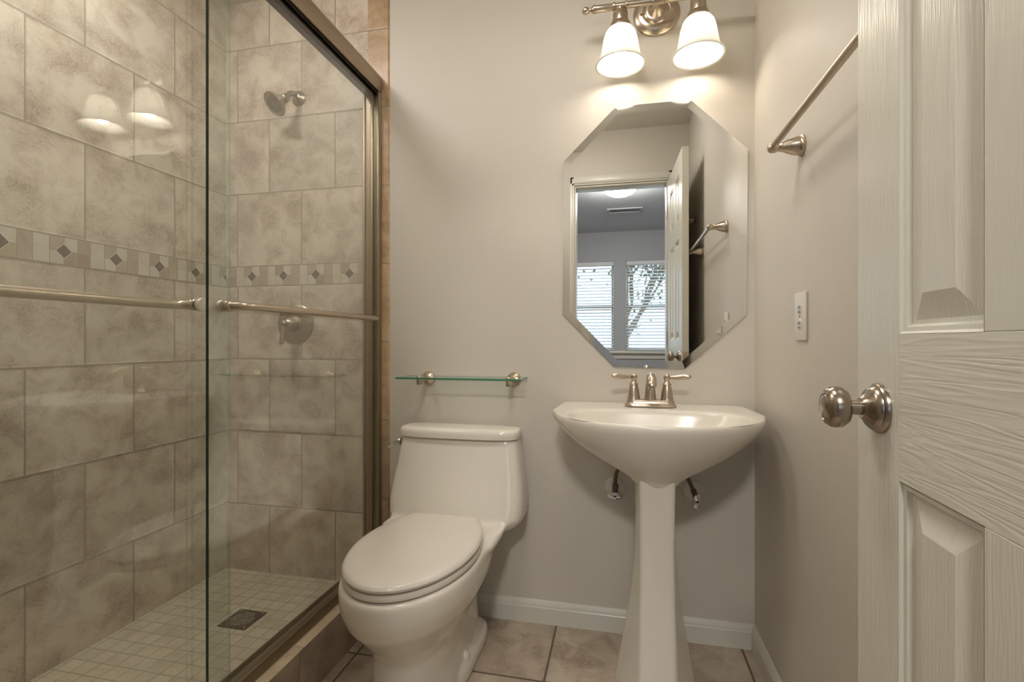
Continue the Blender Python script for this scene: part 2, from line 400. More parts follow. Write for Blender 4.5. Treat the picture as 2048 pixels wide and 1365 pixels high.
# front wall with the door opening the camera stands in
OX0, OX1, OZ = -0.31, 0.315, 2.115
bm = NB()
uvbox(bm, XC, OX0, YF2, YF, -0.1, ZC); uvbox(bm, OX1, XR + 0.12, YF2, YF, -0.1, ZC); uvbox(bm, OX0, OX1, YF2, YF, OZ, ZC)
struct(link('wall_front', bm, M['wall'], smooth=False))
bm = NB()
quaduv(bm, [(XL, YF, 0), (XC, YF, 0), (XC, YF, ZC), (XL, YF, ZC)], [(XL, 0), (XC, 0), (XC, ZC), (XL, ZC)], 0)
uvbox(bm, XL, XC - 0.001, YF2, YF - 0.001, -0.1, ZC)
struct(link('wall_front_shower', bm, M['tb_lo'], smooth=False))
# door casing, bathroom side + jamb lining
def casing(bm, y, dy):
    w = 0.06
    for (a, b, c, d) in ((OX0 - w, OX0, 0, OZ + w), (OX1, OX1 + w, 0, OZ + w), (OX0 - w, OX1 + w, OZ, OZ + w)):
        box(bm, a, b, min(y, y + dy), max(y, y + dy), c, d, 0.003)
        ins = 0.012
        box(bm, a + ins, b - ins, min(y + dy, y + dy * 1.5), max(y + dy, y + dy * 1.5), c if c == 0 else c + ins, d - ins, 0.003)
bm = NB(); casing(bm, YF, 0.012); casing(bm, YF2, -0.012)
struct(link('trim_1', bm, M['trim'], angle=30))
bm = NB()
for z, x0, x1 in ((0, 0, 0),):
    box(bm, OX0, OX0 + 0.012, YF2, YF, 0, OZ, 0.001); box(bm, OX1 - 0.012, OX1, YF2, YF, 0, OZ, 0.001); box(bm, OX0 + 0.012, OX1 - 0.012, YF2, YF, OZ - 0.012, OZ, 0.001)
struct(link('trim_2', bm, M['trim'], angle=30))
# baseboards
def base_profile(h=0.082):
    return [(0, 0), (0.013, 0), (0.013, h * 0.70), (0.011, h * 0.74), (0.011, h * 0.80), (0.007, h * 0.90), (0.004, h * 0.97), (0.0, h)]
def baseboard(name, p0, p1, inward):
    bm = NB(); a, b = Vector(p0), Vector(p1); inn = Vector(inward)
    loft(bm, [[a + inn * d + Vector((0, 0, z)) for d, z in base_profile()], [b + inn * d + Vector((0, 0, z)) for d, z in base_profile()]])
    return struct(link(name, bm, M['trim'], angle=30))
baseboard('baseboard_back', (-0.893, YB, 0), (XR, YB, 0), (0, -1, 0))
baseboard('baseboard_right', (XR, YB, 0), (XR, YF, 0), (-1, 0, 0))
baseboard('baseboard_front', (XC, YF, 0), (OX0 - 0.06, YF, 0), (0, 1, 0))
# shower curb
bm = NB(); uvbox(bm, -1.015, XC, YF, YT, 0.0, 0.157, (0, 0, 1)); bm.edges.ensure_lookup_table()
struct(link('trim_3', bm, [M['curb'], M['curbtop']], smooth=False))

# ------------------------------------------------------------------ bedroom behind the camera (seen in the mirror)
bm = NB(); uvbox(bm, BX0, BX1, BY0, YF2, -0.1, 0.0); struct(link('floor_bedroom', bm, M['carpet'], smooth=False))
bm = NB(); uvbox(bm, BX0, BX1, BY0, YF2, ZC, ZC + 0.1); struct(link('ceiling_bedroom', bm, M['bedceil'], smooth=False))
bm = NB(); uvbox(bm, BX0 - 0.1, BX0, BY0, YF2, 0, ZC); struct(link('wall_bedroom_left', bm, M['bedwall'], smooth=False))
bm = NB(); uvbox(bm, BX1, BX1 + 0.1, BY0, YF2, 0, ZC); struct(link('wall_bedroom_right', bm, M['bedwall'], smooth=False))
bm = NB(); uvbox(bm, BX0, XL - 0.1, YF2, YF2 + 0.1, 0, ZC); uvbox(bm, XR + 0.12, BX1, YF2, YF2 + 0.1, 0, ZC)
struct(link('wall_bedroom_front', bm, M['bedwall'], smooth=False))
WZ0, WZ1 = 0.91, 2.09
WIN = [(-0.99, -0.075), (0.075, 0.99)]
bm = NB()
yb0, yb1 = BY0 - 0.12, BY0
uvbox(bm, BX0, WIN[0][0], yb0, yb1, 0, ZC); uvbox(bm, WIN[0][1], WIN[1][0], yb0, yb1, 0, ZC); uvbox(bm, WIN[1][1], BX1, yb0, yb1, 0, ZC)
for a, b in WIN: uvbox(bm, a, b, yb0, yb1, 0, WZ0); uvbox(bm, a, b, yb0, yb1, WZ1, ZC)
struct(link('wall_bedroom_back', bm, M['bedwall'], smooth=False))
bm = NB(); box(bm, WIN[0][0] - 0.05, WIN[1][1] + 0.05, BY0 - 0.05, BY0 + 0.06, WZ0 - 0.03, WZ0, 0.006); box(bm, WIN[0][0] - 0.03, WIN[1][1] + 0.03, BY0, BY0 + 0.018, WZ0 - 0.10, WZ0 - 0.03, 0.004)
struct(link('trim_4', bm, M['trim'], angle=30))
for k, (a, b) in enumerate(WIN):
    bm = NB(); y0, y1 = BY0 - 0.11, BY0 - 0.07; f = 0.035
    box(bm, a, a + f, y0, y1, WZ0, WZ1, 0.003); box(bm, b - f, b, y0, y1, WZ0, WZ1, 0.003)
    box(bm, a + f, b - f, y0, y1, WZ0, WZ0 + f, 0.003); box(bm, a + f, b - f, y0, y1, WZ1 - f, WZ1, 0.003); box(bm, a + f, b - f, y0, y1 + 0.005, 1.48, 1.52, 0.003)
    wo = struct(link('window_%d' % (k + 1), bm, M['trim'], loc=((a + b) / 2, BY0 - 0.09, WZ0), angle=30))
    bm = NB(); box(bm, a + f, b - f, y0 + 0.015, y0 + 0.021, WZ0 + f, 1.48); box(bm, a + f, b - f, y0 + 0.015, y0 + 0.021, 1.52, WZ1 - f)
    link('pane', bm, M['glass'], wo, smooth=False)
    t = thing('window_blind', ('white slatted bedroom blind seen in the mirror, %s' % ('the left one' if k == 0 else 'partly hidden by the open door')), 'blind', ((a + b) / 2, BY0 - 0.03, WZ1 - 0.05), 'bedroom window blinds')
    bm = NB(); ns = 26; zt = WZ1 - 0.06; zb = WZ0 + 0.03
    for i in range(ns):
        z = zb + (zt - zb) * (i + 0.3) / ns
        m4 = Matrix.Translation((0, BY0 - 0.032, z)) @ Matrix.Rotation(math.radians(-22), 4, 'X')
        box(bm, a + 0.012, b - 0.012, -0.024, 0.024, -0.0014, 0.0014, M4=m4)
    link('slats', bm, M['blind'], t, smooth=False)
    bm = NB(); box(bm, a + 0.006, b - 0.006, BY0 - 0.06, BY0 - 0.002, WZ1 - 0.055, WZ1 - 0.002, 0.003); link('headrail', bm, M['blind'], t, angle=30)
    bm = NB(); box(bm, a + 0.012, b - 0.012, BY0 - 0.055, BY0 - 0.008, WZ0 + 0.006, WZ0 + 0.024, 0.004); link('bottom_rail', bm, M['blind'], t, angle=30)
    for s in (0.15, 0.85):
        bm = NB(); xx = a + (b - a) * s; tube(bm, [(xx, BY0 - 0.006, WZ0 + 0.02), (xx, BY0 - 0.006, WZ1 - 0.05)], 0.0015, 6); link('ladder_cord', bm, M['blind'], t)
# daylight portals at the two windows
for a, b in WIN:
    L = bpy.data.lights.new('portal', 'AREA'); L.shape = 'RECTANGLE'; L.size = b - a; L.size_y = WZ1 - WZ0; L.cycles.is_portal = True
    lo = bpy.data.objects.new('portal', L); C.objects.link(lo); lo.location = ((a + b) / 2, BY0 - 0.13, (WZ0 + WZ1) / 2); lo.rotation_euler = (PI / 2, 0, PI)
# bedroom ceiling lamp
lx, ly = 0.0, -1.04
t = thing('ceiling_light', 'round glowing dome lamp on the bedroom ceiling, seen in the mirror', 'ceiling light', (lx, ly, ZC))
bm = NB(); lathe(bm, closed([(0.165, 0), (0.168, -0.012), (0.16, -0.028), (0.150, -0.032)]), (lx, ly, ZC), n=48); link('ring', bm, M['nickel'], t)
bm = NB(); lathe(bm, closed([(0.148, -0.030), (0.142, -0.05), (0.12, -0.075), (0.08, -0.093), (0.035, -0.102), (0, -0.104)]), (lx, ly, ZC), n=48); link('dome', bm, M['dome'], t)
# two fill lamps added above the frame to brighten the lower room and shower
for (x, y, r, lab) in ((-0.22, 0.95, 0.19, 'added round fill lamp, out of view over the middle of the bathroom'), (-1.25, 0.95, 0.15, 'added small round fill lamp, out of view over the shower')):
    t = thing('ceiling_light', lab, 'ceiling light', (x, y, ZC))
    k = r / 0.15
    bm = NB(); lathe(bm, closed([(0.165 * k, 0), (0.168 * k, -0.012), (0.16 * k, -0.022), (0.150 * k, -0.024)]), (x, y, ZC), n=48); link('ring', bm, M['nickel'], t)
    bm = NB(); lathe(bm, closed([(0.148 * k, -0.022), (0.142 * k, -0.042), (0.12 * k, -0.062), (0.08 * k, -0.078), (0.035 * k, -0.085), (0, -0.086)]), (x, y, ZC), n=48); link('dome', bm, M['showerfill'] if x < -1 else M['bathfill'], t)
# ceiling vent
vx, vy = 0.05, -1.93
t = thing('ceiling_vent', 'grey rectangular air vent on the bedroom ceiling, seen in the mirror', 'vent', (vx, vy, ZC))
bm = NB()
for (a, b, c, d) in ((-0.19, 0.19, -0.09, -0.065), (-0.19, 0.19, 0.065, 0.09), (-0.19, -0.165, -0.065, 0.065), (0.165, 0.19, -0.065, 0.065)): box(bm, vx + a, vx + b, vy + c, vy + d, ZC - 0.012, ZC, 0.002)
link('vent_frame', bm, M['bedwall'], t, angle=30)
bm = NB()
for i in range(16):
    m4 = Matrix.Translation((vx - 0.155 + i * 0.0207, vy, ZC - 0.007)) @ Matrix.Rotation(0.6, 4, 'Y'); box(bm, -0.006, 0.006, -0.064, 0.064, -0.0006, 0.0006, M4=m4)
link('louvres', bm, M['bedwall'], t, smooth=False)
bm = NB(); box(bm, vx - 0.165, vx + 0.165, vy - 0.065, vy + 0.065, ZC - 0.002, ZC - 0.0005); link('duct_back', bm, M['dark'], t, smooth=False)
# garden outside the windows
bm = NB(); uvbox(bm, -12, 12, -18, BY0 - 0.12, -0.4, -0.3); struct(link('ground', bm, M['grass'], smooth=False))
rng = random.Random(4)
def tree(x, y, h, label):
    t = thing('garden_tree', label, 'tree', (x, y, -0.3), 'trees outside the bedroom windows')
    bm = NB(); tips = []
    def br(p, d, L, r, lev):
        e = p + d * L; mid = (p + e) / 2 + Vector((rng.uniform(-.1, .1), rng.uniform(-.1, .1), 0)) * L
        tube(bm, [p, mid, e], [r, r * .85, r * .65], 6)
        if lev == 0: tips.append(e); return
        tips.append(mid)
        for _ in range(3):
            nd = (d + Vector((rng.uniform(-.9, .9), rng.uniform(-.9, .9), rng.uniform(-.1, .6)))).normalized(); br(e, nd, L * .68, r * .6, lev - 1)
    br(Vector((x, y, -0.3)), Vector((0, 0, 1)), h * .34, .09, 4)
    link('trunk', bm, M['bark'], t)
    bm = NB()
    for p in tips:
        for _ in range(9):
            q = p + Vector([rng.gauss(0, .22) for _ in range(3)]); a = Vector([rng.uniform(-1, 1) for _ in range(3)]).normalized() * .05; b = Vector([rng.uniform(-1, 1) for _ in range(3)]).normalized() * .04
            bm.faces.new([bm.verts.new(q - a), bm.verts.new(q + b), bm.verts.new(q + a), bm.verts.new(q - b)])
    o = link('foliage', bm, M['leaf'], t, smooth=False); o['kind'] = 'stuff'
tree(-2.6, -8.0, 4.4, 'tree outside the bedroom, behind the blind at the left of the mirror')
tree(0.1, -7.2, 4.0, 'tree outside the bedroom, behind the gap between the two blinds')
tree(2.8, -8.4, 4.6, 'tree outside the bedroom, behind the blind beside the open door')

# ------------------------------------------------------------------ bathroom door (open leaf at the right)
DIR = Vector((0.033, 1, 0)).normalized(); PERP = Vector((DIR.y, -DIR.x, 0))     # PERP points to the right wall
FE = Vector((0.329, 0.783, 0))          # free edge, room-side corner
LW, LT, LZ0, LZ1 = 0.605, 0.035, 0.012, 2.10
HG = FE - DIR * LW
DM = Matrix(((PERP.x, DIR.x, 0, HG.x), (PERP.y, DIR.y, 0, HG.y), (0, 0, 1, 0), (0, 0, 0, 1)))  # local x = thickness, y = along the leaf
st, mu = 0.112, 0.085; pw = (LW - 2 * st - mu) / 2
cols = [(st, st + pw), (st + pw + mu, LW - st)]
rows = [(0.22, 0.874), (1.05, 1.62), (1.73, 1.985)]
bm = NB()
def dbox(y0, y1, z0, z1, mi): box(bm, 0, LT, y0, y1, z0, z1, 0.0008, 1, M4=DM, mi=mi)
bm2 = None
dbox(0, st, LZ0, LZ1, 0); dbox(LW - st, LW, LZ0, LZ1, 0)
zr = [LZ0, rows[0][0], rows[0][1], rows[1][0], rows[1][1], rows[2][0], rows[2][1], LZ1]
for i in range(0, 8, 2): dbox(st, LW - st, zr[i], zr[i + 1], 1)
for (z0, z1) in rows: dbox(cols[0][1], cols[1][0], z0, z1, 0)
for (y0, y1) in cols:
    for (z0, z1) in rows:
        for side in (0, 1):
            rings = []
            for ins, dep in ((0, 0), (0.003, 0.0035), (0.008, 0.0045), (0.011, 0.0095), (0.016, 0.0105), (0.043, 0.003), (0.045, 0.0022)):
                x = dep if side == 0 else LT - dep
                rings.append([DM @ Vector(p) for p in ((x, y0 + ins, z0 + ins), (x, y1 - ins, z0 + ins), (x, y1 - ins, z1 - ins), (x, y0 + ins, z1 - ins))])
            loft(bm, rings, False, True, 0)
door = struct(link('door_1', bm, [M['grain_v'], M['grain_h']], loc=(HG.x, HG.y, 0), angle=20))
def knob(sgn):
    base = DM @ Vector((0 if sgn < 0 else LT, LW - 0.064, 0.955)); ax = PERP * sgn
    bm = NB()
    lathe(bm, closed([(0.0325, 0), (0.0325, 0.003), (0.0305, 0.006), (0.0285, 0.0065), (0.0275, 0.010), (0.024, 0.0135), (0.018, 0.016), (0.0145, 0.0205), (0.013, 0.022)]), base, ax, 48)
    r = link('knob_rosette', bm, M['knob'], door)
    bm = NB()
    if sgn < 0: lathe(bm, closed([(0.0095, 0.019), (0.0095, 0.034), (0.013, 0.036), (0.022, 0.0385), (0.0262, 0.044), (0.027, 0.050), (0.0262, 0.056), (0.0225, 0.0615), (0.0175, 0.064), (0.0165, 0.0625), (0.0155, 0.064), (0.010, 0.066), (0.004, 0.0665)]), base, ax, 48)
    else: lathe(bm, closed([(0.0095, 0.019), (0.0095, 0.028), (0.022, 0.031), (0.0262, 0.036), (0.0262, 0.042), (0.02, 0.048), (0.01, 0.050)]), base, ax, 48)
    k = link('door_knob', bm, M['knob'], door)
knob(-1); knob(1)
bm = NB(); box(bm, 0.006, 0.029, LW - 0.0005, LW + 0.0015, 0.955 - 0.028, 0.955 + 0.028, 0.0005, 1, M4=DM); box(bm, 0.011, 0.024, LW, LW + 0.007, 0.955 - 0.008, 0.955 + 0.008, 0.002, 1, M4=DM)
link('latch_plate', bm, M['nickel'], door, angle=30)
for z in (0.22, 1.06, 1.90):
    bm = NB(); p = DM @ Vector((-0.002, -0.004, z)); tube(bm, [p - Vector((0, 0, 0.045)), p + Vector((0, 0, 0.045))], 0.005, 12); link('hinge', bm, M['nickel'], door)

# ------------------------------------------------------------------ shower enclosure
t = thing('shower_door_frame', 'brushed metal frame of the sliding shower doors: header, wall jamb and curb track', 'shower frame', (-0.955, 1.0, 0.157))
ya, yb = YF + 0.002, YT - 0.002
bm = NB()
prof = [(-0.995, 2.035), (-0.995, 2.085), (-0.985, 2.098), (-0.965, 2.105), (-0.945, 2.103), (-0.930, 2.094), (-0.921, 2.078), (-0.918, 2.060), (-0.920, 2.040), (-0.924, 2.024), (-0.929, 2.024), (-0.930, 2.042), (-0.936, 2.047), (-0.988, 2.047), (-0.990, 2.035)]
loft(bm, [[(x, ya, z) for x, z in prof], [(x, yb, z) for x, z in prof]])
link('header', bm, M['bronze'], t, angle=40)
bm = NB()
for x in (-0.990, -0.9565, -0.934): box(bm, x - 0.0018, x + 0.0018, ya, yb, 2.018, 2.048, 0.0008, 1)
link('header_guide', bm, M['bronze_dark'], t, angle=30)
for (yy0, yy1) in ((YT - 0.026, YT), (YF, YF + 0.026)):
    bm = NB()
    box(bm, -0.995, -0.925, (yy1 - 0.012) if yy1 == YT else yy0, yy1 if yy1 == YT else yy0 + 0.012, 0.157, 2.047, 0.001, 1)
    for x in (-0.992, -0.9575, -0.930): box(bm, x - 0.004, x + 0.004, yy0 + (0.004 if yy1 == YT else 0), yy1 - (0 if yy1 == YT else 0.004), 0.157, 2.047, 0.0015, 2)
    link('wall_jamb', bm, M['bronze'], t, angle=30)
bm = NB()
tp = [(-0.987, 0.157), (-0.986, 0.181), (-0.980, 0.182), (-0.978, 0.170), (-0.939, 0.170), (-0.9375, 0.186), (-0.935, 0.187), (-0.932, 0.184), (-0.927, 0.164), (-0.9255, 0.157)]
loft(bm, [[(x, ya, z) for x, z in tp], [(x, yb, z) for x, z in tp]])
link('curb_track', bm, M['bronze'], t, angle=30)

def pane(x, y0, y1, z0, z1, th, parent, edge, gl, far=1):
    bm = NB(); a, b = x - th / 2, x + th / 2
    F = lambda pts, mi: setattr(bm.faces.new([bm.verts.new(p) for p in pts]), 'material_index', mi)
    for xx in (a, b): F([(xx, y0, z0), (xx, y1, z0), (xx, y1, z1), (xx, y0, z1)], 0)
    F([(a, y0, z0), (b, y0, z0), (b, y0, z1), (a, y0, z1)], 1); F([(a, y1, z0), (b, y1, z0), (b, y1, z1), (a, y1, z1)], far)
    F([(a, y0, z0), (b, y0, z0), (b, y1, z0), (a, y1, z0)], 1); F([(a, y0, z1), (b, y0, z1), (b, y1, z1), (a, y1, z1)], 1)
    bmesh.ops.remove_doubles(bm, verts=bm.verts, dist=1e-6)
    return link('pane', bm, [gl] + (edge if isinstance(edge, list) else [edge]), parent, smooth=False)
def towel_rail(t, xp, yn, yf, out, z=1.127, r=0.0098):
    """bar on the pane: bends off the glass at both ends; out = signed stand-off"""
    s = 1 if out > 0 else -1; xb = xp + out
    def half(y, d):
        return [(xp + s * 0.006, y, z), (xp + out * 0.55, y, z), (xp + out * 0.85, y + d * 0.008, z), (xb, y + d * 0.03, z)]
    path = catmull(half(yn, 1), 6) + catmull(list(reversed(half(yf, -1))), 6)
    bm = NB(); tube(bm, path, r, 18); link('towel_bar', bm, M['nickel'], t)
    for y in (yn, yf):
        bm = NB()
        lathe(bm, closed([(0.0125, 0.004), (0.0135, 0.006), (0.0135, 0.010), (0.0115, 0.013), (0.0125, 0.0145), (0.0125, 0.018), (0.010, 0.020)]), (xp, y, z), (s, 0, 0), 28)
        link('bar_collar', bm, M['nickel'], t)
        bm = NB()
        lathe(bm, closed([(0.0150, 0.004), (0.0155, 0.005), (0.0155, 0.0125), (0.0145, 0.0135)]), (xp, y, z), (-s, 0, 0), 36)
        link('bar_cap', bm, M['cap'], t)
XO, XI = -0.945, -0.970
t = thing('shower_door', 'clear glass sliding shower door nearest the toilet, its towel bar on the room side', 'shower door', (XO, 1.37, 0.166))
pane(XO, 0.968, YT - 0.016, 0.174, 2.04, 0.008, t, [M['gedge'], M['gfar']], M['glass'], 2)
towel_rail(t, XO, 1.022, 1.705, 0.052)
t = thing('shower_door', 'clear glass sliding shower door at the left, its towel bar on the shower side', 'shower door', (XI, 0.62, 0.166))
pane(XI, YF + 0.016, 1.062, 0.174, 2.04, 0.008, t, [M['gedge'], M['gfar']], M['glass'], 2)
towel_rail(t, XI, 0.27, 0.968, -0.052, r=0.0108)

# shower head
fx, fy, fz = -1.297, YT, 2.045
t = thing('showerhead', 'brushed nickel shower head on a bent arm high on the tiled wall', 'shower head', (fx, fy, fz))
bm = NB(); lathe(bm, closed([(0.032, 0), (0.032, 0.003), (0.029, 0.007), (0.022, 0.012), (0.016, 0.020), (0.013, 0.022)]), (fx, fy, fz), (0, -1, 0)); link('wall_flange', bm, M['nickel_satin'], t)
hd = Vector((-0.30, -0.66, -0.69)).normalized(); hp = Vector((fx - 0.004, fy - 0.074, fz - 0.030))
bm = NB(); tube(bm, catmull([(fx, fy - 0.002, fz), (fx, fy - 0.032, fz + 0.004), (fx - 0.001, fy - 0.058, fz - 0.008), tuple(hp)], 8), 0.0105, 16); link('shower_arm', bm, M['nickel_satin'], t)
bm = NB(); lathe(bm, closed([(0.014, -0.006), (0.018, 0.004), (0.018, 0.014), (0.015, 0.018), (0.020, 0.026), (0.031, 0.044), (0.043, 0.056), (0.0475, 0.060), (0.0485, 0.064), (0.0475, 0.068), (0.042, 0.069), (0.040, 0.067), (0.034, 0.0665)]), hp, hd, 40); hdobj = link('spray_body', bm, M['nickel_satin'], t)
bm = NB(); fr = frame(hp + hd * 0.0665, hd)
lathe(bm, closed([(0.033, 0), (0.032, 0.0015), (0.004, 0.002)]), hp + hd * 0.066, hd, 32)
fo = link('spray_face', bm, M['rubber'], hdobj)
bm = NB()
for R, n in ((0.008, 6), (0.0155, 12), (0.022, 18), (0.0285, 24)):
    for i in range(n):
        p = fr @ Vector((R * math.cos(2 * PI * i / n), R * math.sin(2 * PI * i / n), 0.001)); lathe(bm, closed([(0.0014, 0), (0.0010, 0.0022)]), p, hd, 6)
link('nozzles', bm, M['dark'], hdobj)
# shower valve
vx_, vz_ = -1.312, 1.112
t = thing('shower_valve', 'round brushed nickel shower valve with a lever on the tiled wall', 'shower valve', (vx_, YT, vz_))
bm = NB(); lathe(bm, closed([(0.083, 0), (0.083, 0.003), (0.079, 0.006), (0.068, 0.008), (0.064, 0.0105), (0.045, 0.013), (0.036, 0.014)]), (vx_, YT, vz_), (0, -1, 0), 56); link('escutcheon', bm, M['nickel_satin'], t)
bm = NB(); lathe(bm, closed([(0.036, 0.012), (0.036, 0.016), (0.031, 0.018), (0.031, 0.022), (0.026, 0.040), (0.019, 0.058), (0.015, 0.061), (0.012, 0.063), (0.010, 0.070), (0.0125, 0.075), (0.0125, 0.082), (0.008, 0.088)]), (vx_, YT, vz_), (0, -1, 0), 36); link('valve_hub', bm, M['nickel_satin'], t)
bm = NB(); tube(bm, [(vx_, YT - 0.078, vz_ - 0.004), (vx_ - 0.001, YT - 0.079, vz_ - 0.02), (vx_ - 0.003, YT - 0.081, vz_ - 0.055), (vx_ - 0.004, YT - 0.083, vz_ - 0.078), (vx_ - 0.004, YT - 0.083, vz_ - 0.084)], [0.0045, 0.0055, 0.0085, 0.0085, 0.006], 14); link('lever', bm, M['nickel_satin'], t)
# drain
dx, dy = -1.288, 1.470
t = thing('shower_drain', 'dark grimy square drain grate in the mosaic shower floor', 'drain', (dx, dy, ZS))
m = NT('tarnished_drain'); m.set(m.p.inputs['Base Color'], m.mix(m.ramp(m.noise(m.obj(), 90, 4), [(0.4, (0, 0, 0)), (0.62, (1, 1, 1))]), srgb(66, 60, 50), srgb(128, 118, 98))); m.p.inputs['Metallic'].default_value = 0.35; m.p.inputs['Roughness'].default_value = 0.55
bm = NB(); box(bm, dx - 0.055, dx + 0.055, dy - 0.055, dy + 0.055, ZS, ZS + 0.003, 0.001, 1); link('grate', bm, m.m, t, angle=30)
bm = NB()
for i in range(-3, 4):
    for j in range(-3, 4):
        if i * i + j * j < 12: box(bm, dx + i * 0.0115 - 0.0037, dx + i * 0.0115 + 0.0037, dy + j * 0.0115 - 0.0037, dy + j * 0.0115 + 0.0037, ZS + 0.003, ZS + 0.0038)
link('drain_holes', bm, M['rubber'], t, smooth=False)
for s1, s2 in ((1, 1), (1, -1), (-1, 1), (-1, -1)):
    bm = NB(); lathe(bm, closed([(0.004, 0), (0.003, 0.0012)]), (dx + s1 * 0.046, dy + s2 * 0.046, ZS + 0.003), (0, 0, 1), 12)
    link('screw', bm, M['nickel_satin'], t)

# ------------------------------------------------------------------ toilet
TX = -0.585
def egg(z, yc, front, back, hw, nf=2.0, nb=2.0, n=64, cx=TX):
    out = []
    for i in range(n):
        a = 2 * PI * i / n; c, s = math.cos(a), math.sin(a)
        e = nb if s > 0 else nf
        out.append((cx + hw * math.copysign(abs(c) ** (2 / e), c), yc + (back if s > 0 else front) * math.copysign(abs(s) ** (2 / e), s), z))
    return out
t = thing('toilet', 'glossy white one-piece toilet with its lid closed, between shower and washbasin', 'toilet', (TX, 1.45, 0))
bm = NB()
secs = [egg(0.0, 1.42, 0.250, 0.30, 0.118, 2.6, 4), egg(0.03, 1.42, 0.248, 0.30, 0.116, 2.6, 4), egg(0.12, 1.42, 0.238, 0.30, 0.108, 2.5, 4),
        egg(0.185, 1.41, 0.228, 0.31, 0.112, 2.3, 3.5), egg(0.225, 1.40, 0.240, 0.32, 0.130, 2.1, 3.2), egg(0.265, 1.385, 0.262, 0.335, 0.156, 2.0, 3.0),
        egg(0.305, 1.37, 0.284, 0.34, 0.177, 2.0, 3.2), egg(0.345, 1.365, 0.294, 0.34, 0.187, 2.05, 3.2), egg(0.385, 1.36, 0.290, 0.34, 0.187, 2.1, 3.2), egg(0.407, 1.36, 0.288, 0.34, 0.185, 2.1, 3.2)]
loft(bm, secs)
# tank, leaning forward and widening downwards
def tank(z, yf, hw, ybk=1.782, n=64): 
    yc = (yf + ybk) / 2
    return egg(z, yc, (ybk - yf) / 2, (ybk - yf) / 2, hw, 5.0, 8.0, n, TX + 0.012)
loft(bm, [tank(0.345, 1.66, 0.130), tank(0.375, 1.635, 0.185), tank(0.40, 1.612, 0.225), tank(0.425, 1.60, 0.246), tank(0.47, 1.612, 0.249), tank(0.54, 1.632, 0.243), tank(0.62, 1.652, 0.230), tank(0.692, 1.668, 0.219)])
# shoulder blending bowl to tank
loft(bm, [egg(0.27, 1.60, 0.15, 0.17, 0.110, 3, 5), egg(0.32, 1.59, 0.17, 0.18, 0.150, 3, 5), egg(0.355, 1.575, 0.19, 0.20, 0.180, 3, 5), egg(0.395, 1.56, 0.20, 0.21, 0.205, 3, 5), egg(0.420, 1.60, 0.10, 0.18, 0.215, 4, 5)])
# plinth foot
loft(bm, [egg(0.0, 1.55, 0.19, 0.16, 0.135, 5, 6), egg(0.040, 1.55, 0.19, 0.16, 0.133, 5, 6), egg(0.052, 1.55, 0.18, 0.15, 0.122, 5, 6)])
body = link('toilet_body', bm, M['china'], t, angle=None)
rm = body.modifiers.new('remesh', 'REMESH'); rm.mode = 'VOXEL'; rm.voxel_size = 0.006; rm.use_smooth_shade = True
sm = body.modifiers.new('smooth', 'SMOOTH'); sm.factor = 0.6; sm.iterations = 14
# tank lid
def lidsec(z, g, yf=1.652): return egg(z, (yf + 1.787) / 2, (1.787 - yf) / 2 + g, (1.787 - yf) / 2 + min(g, 0), 0.226 + g, 3.6, 4.5, 64, TX + 0.010)
bm = NB(); loft(bm, [lidsec(0.692, -0.004), lidsec(0.6945, 0), lidsec(0.708, 0.0015), lidsec(0.718, 0.000), lidsec(0.724, -0.004), lidsec(0.7275, -0.010), lidsec(0.729, -0.020), lidsec(0.730, -0.04)])
link('tank_lid', bm, M['china'], t)
# seat and seat lid
def seat_outline(g=0.0, n=40, yf=1.078, wide=1.36, yb=1.595, hw=0.181, hb=0.125):
    pts = []; hw2 = hw + g
    for i in range(n + 1):
        a = PI + PI * i / n; pts.append((TX + hw2 * math.cos(a), wide + (wide - yf + g) * math.sin(a)))
    m = 14
    for i in range(1, m + 1):
        s = i / m; y = wide + (yb + g - 0.02 - wide) * s; pts.append((TX + (hw2 - (hw - hb) * s ** 2), y))
    r = 0.02
    for i in range(1, 5): a = PI / 2 * i / 4; pts.append((TX + hb + g - r + r * math.cos(a), yb + g - r + r * math.sin(a)))
    for i in range(0, 4): a = PI / 2 * (1 + i / 4); pts.append((TX - hb - g + r + r * math.cos(a), yb + g - r + r * math.sin(a)))
    for i in range(m, 0, -1):
        s = i / m; y = wide + (yb + g - 0.02 - wide) * s; pts.append((TX - (hw2 - (hw - hb) * s ** 2), y))
    return pts
def lift(pts, z): return [(x, y, z) for x, y in pts]
bm = NB(); loft(bm, [lift(seat_outline(-0.006), 0.409), lift(seat_outline(0.0), 0.412), lift(seat_outline(0.001), 0.420), lift(seat_outline(-0.002), 0.4265), lift(seat_outline(-0.008), 0.4275)])
link('seat', bm, M['seatp'], t)
bm = NB(); loft(bm, [lift(seat_outline(-0.008), 0.4305), lift(seat_outline(-0.001), 0.4325), lift(seat_outline(0.001), 0.439), lift(seat_outline(-0.002), 0.445), lift(seat_outline(-0.007), 0.4485), lift(seat_outline(-0.016), 0.4505), lift(seat_outline(-0.04), 0.452), lift(seat_outline(-0.08), 0.4528)])
link('seat_lid', bm, M['seatp'], t)
for s in (-1, 1):
    bm = NB(); tube(bm, [(TX + s * 0.075 - 0.02, 1.597, 0.435), (TX + s * 0.075 + 0.02, 1.597, 0.435)], 0.011, 16); link('seat_hinge', bm, M['seatp'], t)
    bm = NB(); lathe(bm, closed([(0.016, 0), (0.016, 0.012), (0.013, 0.020), (0.006, 0.0255)]), (TX + s * 0.112, 1.462, 0.051), (0, 0, 1), 20); link('bolt_cap', bm, M['seatp'], t)
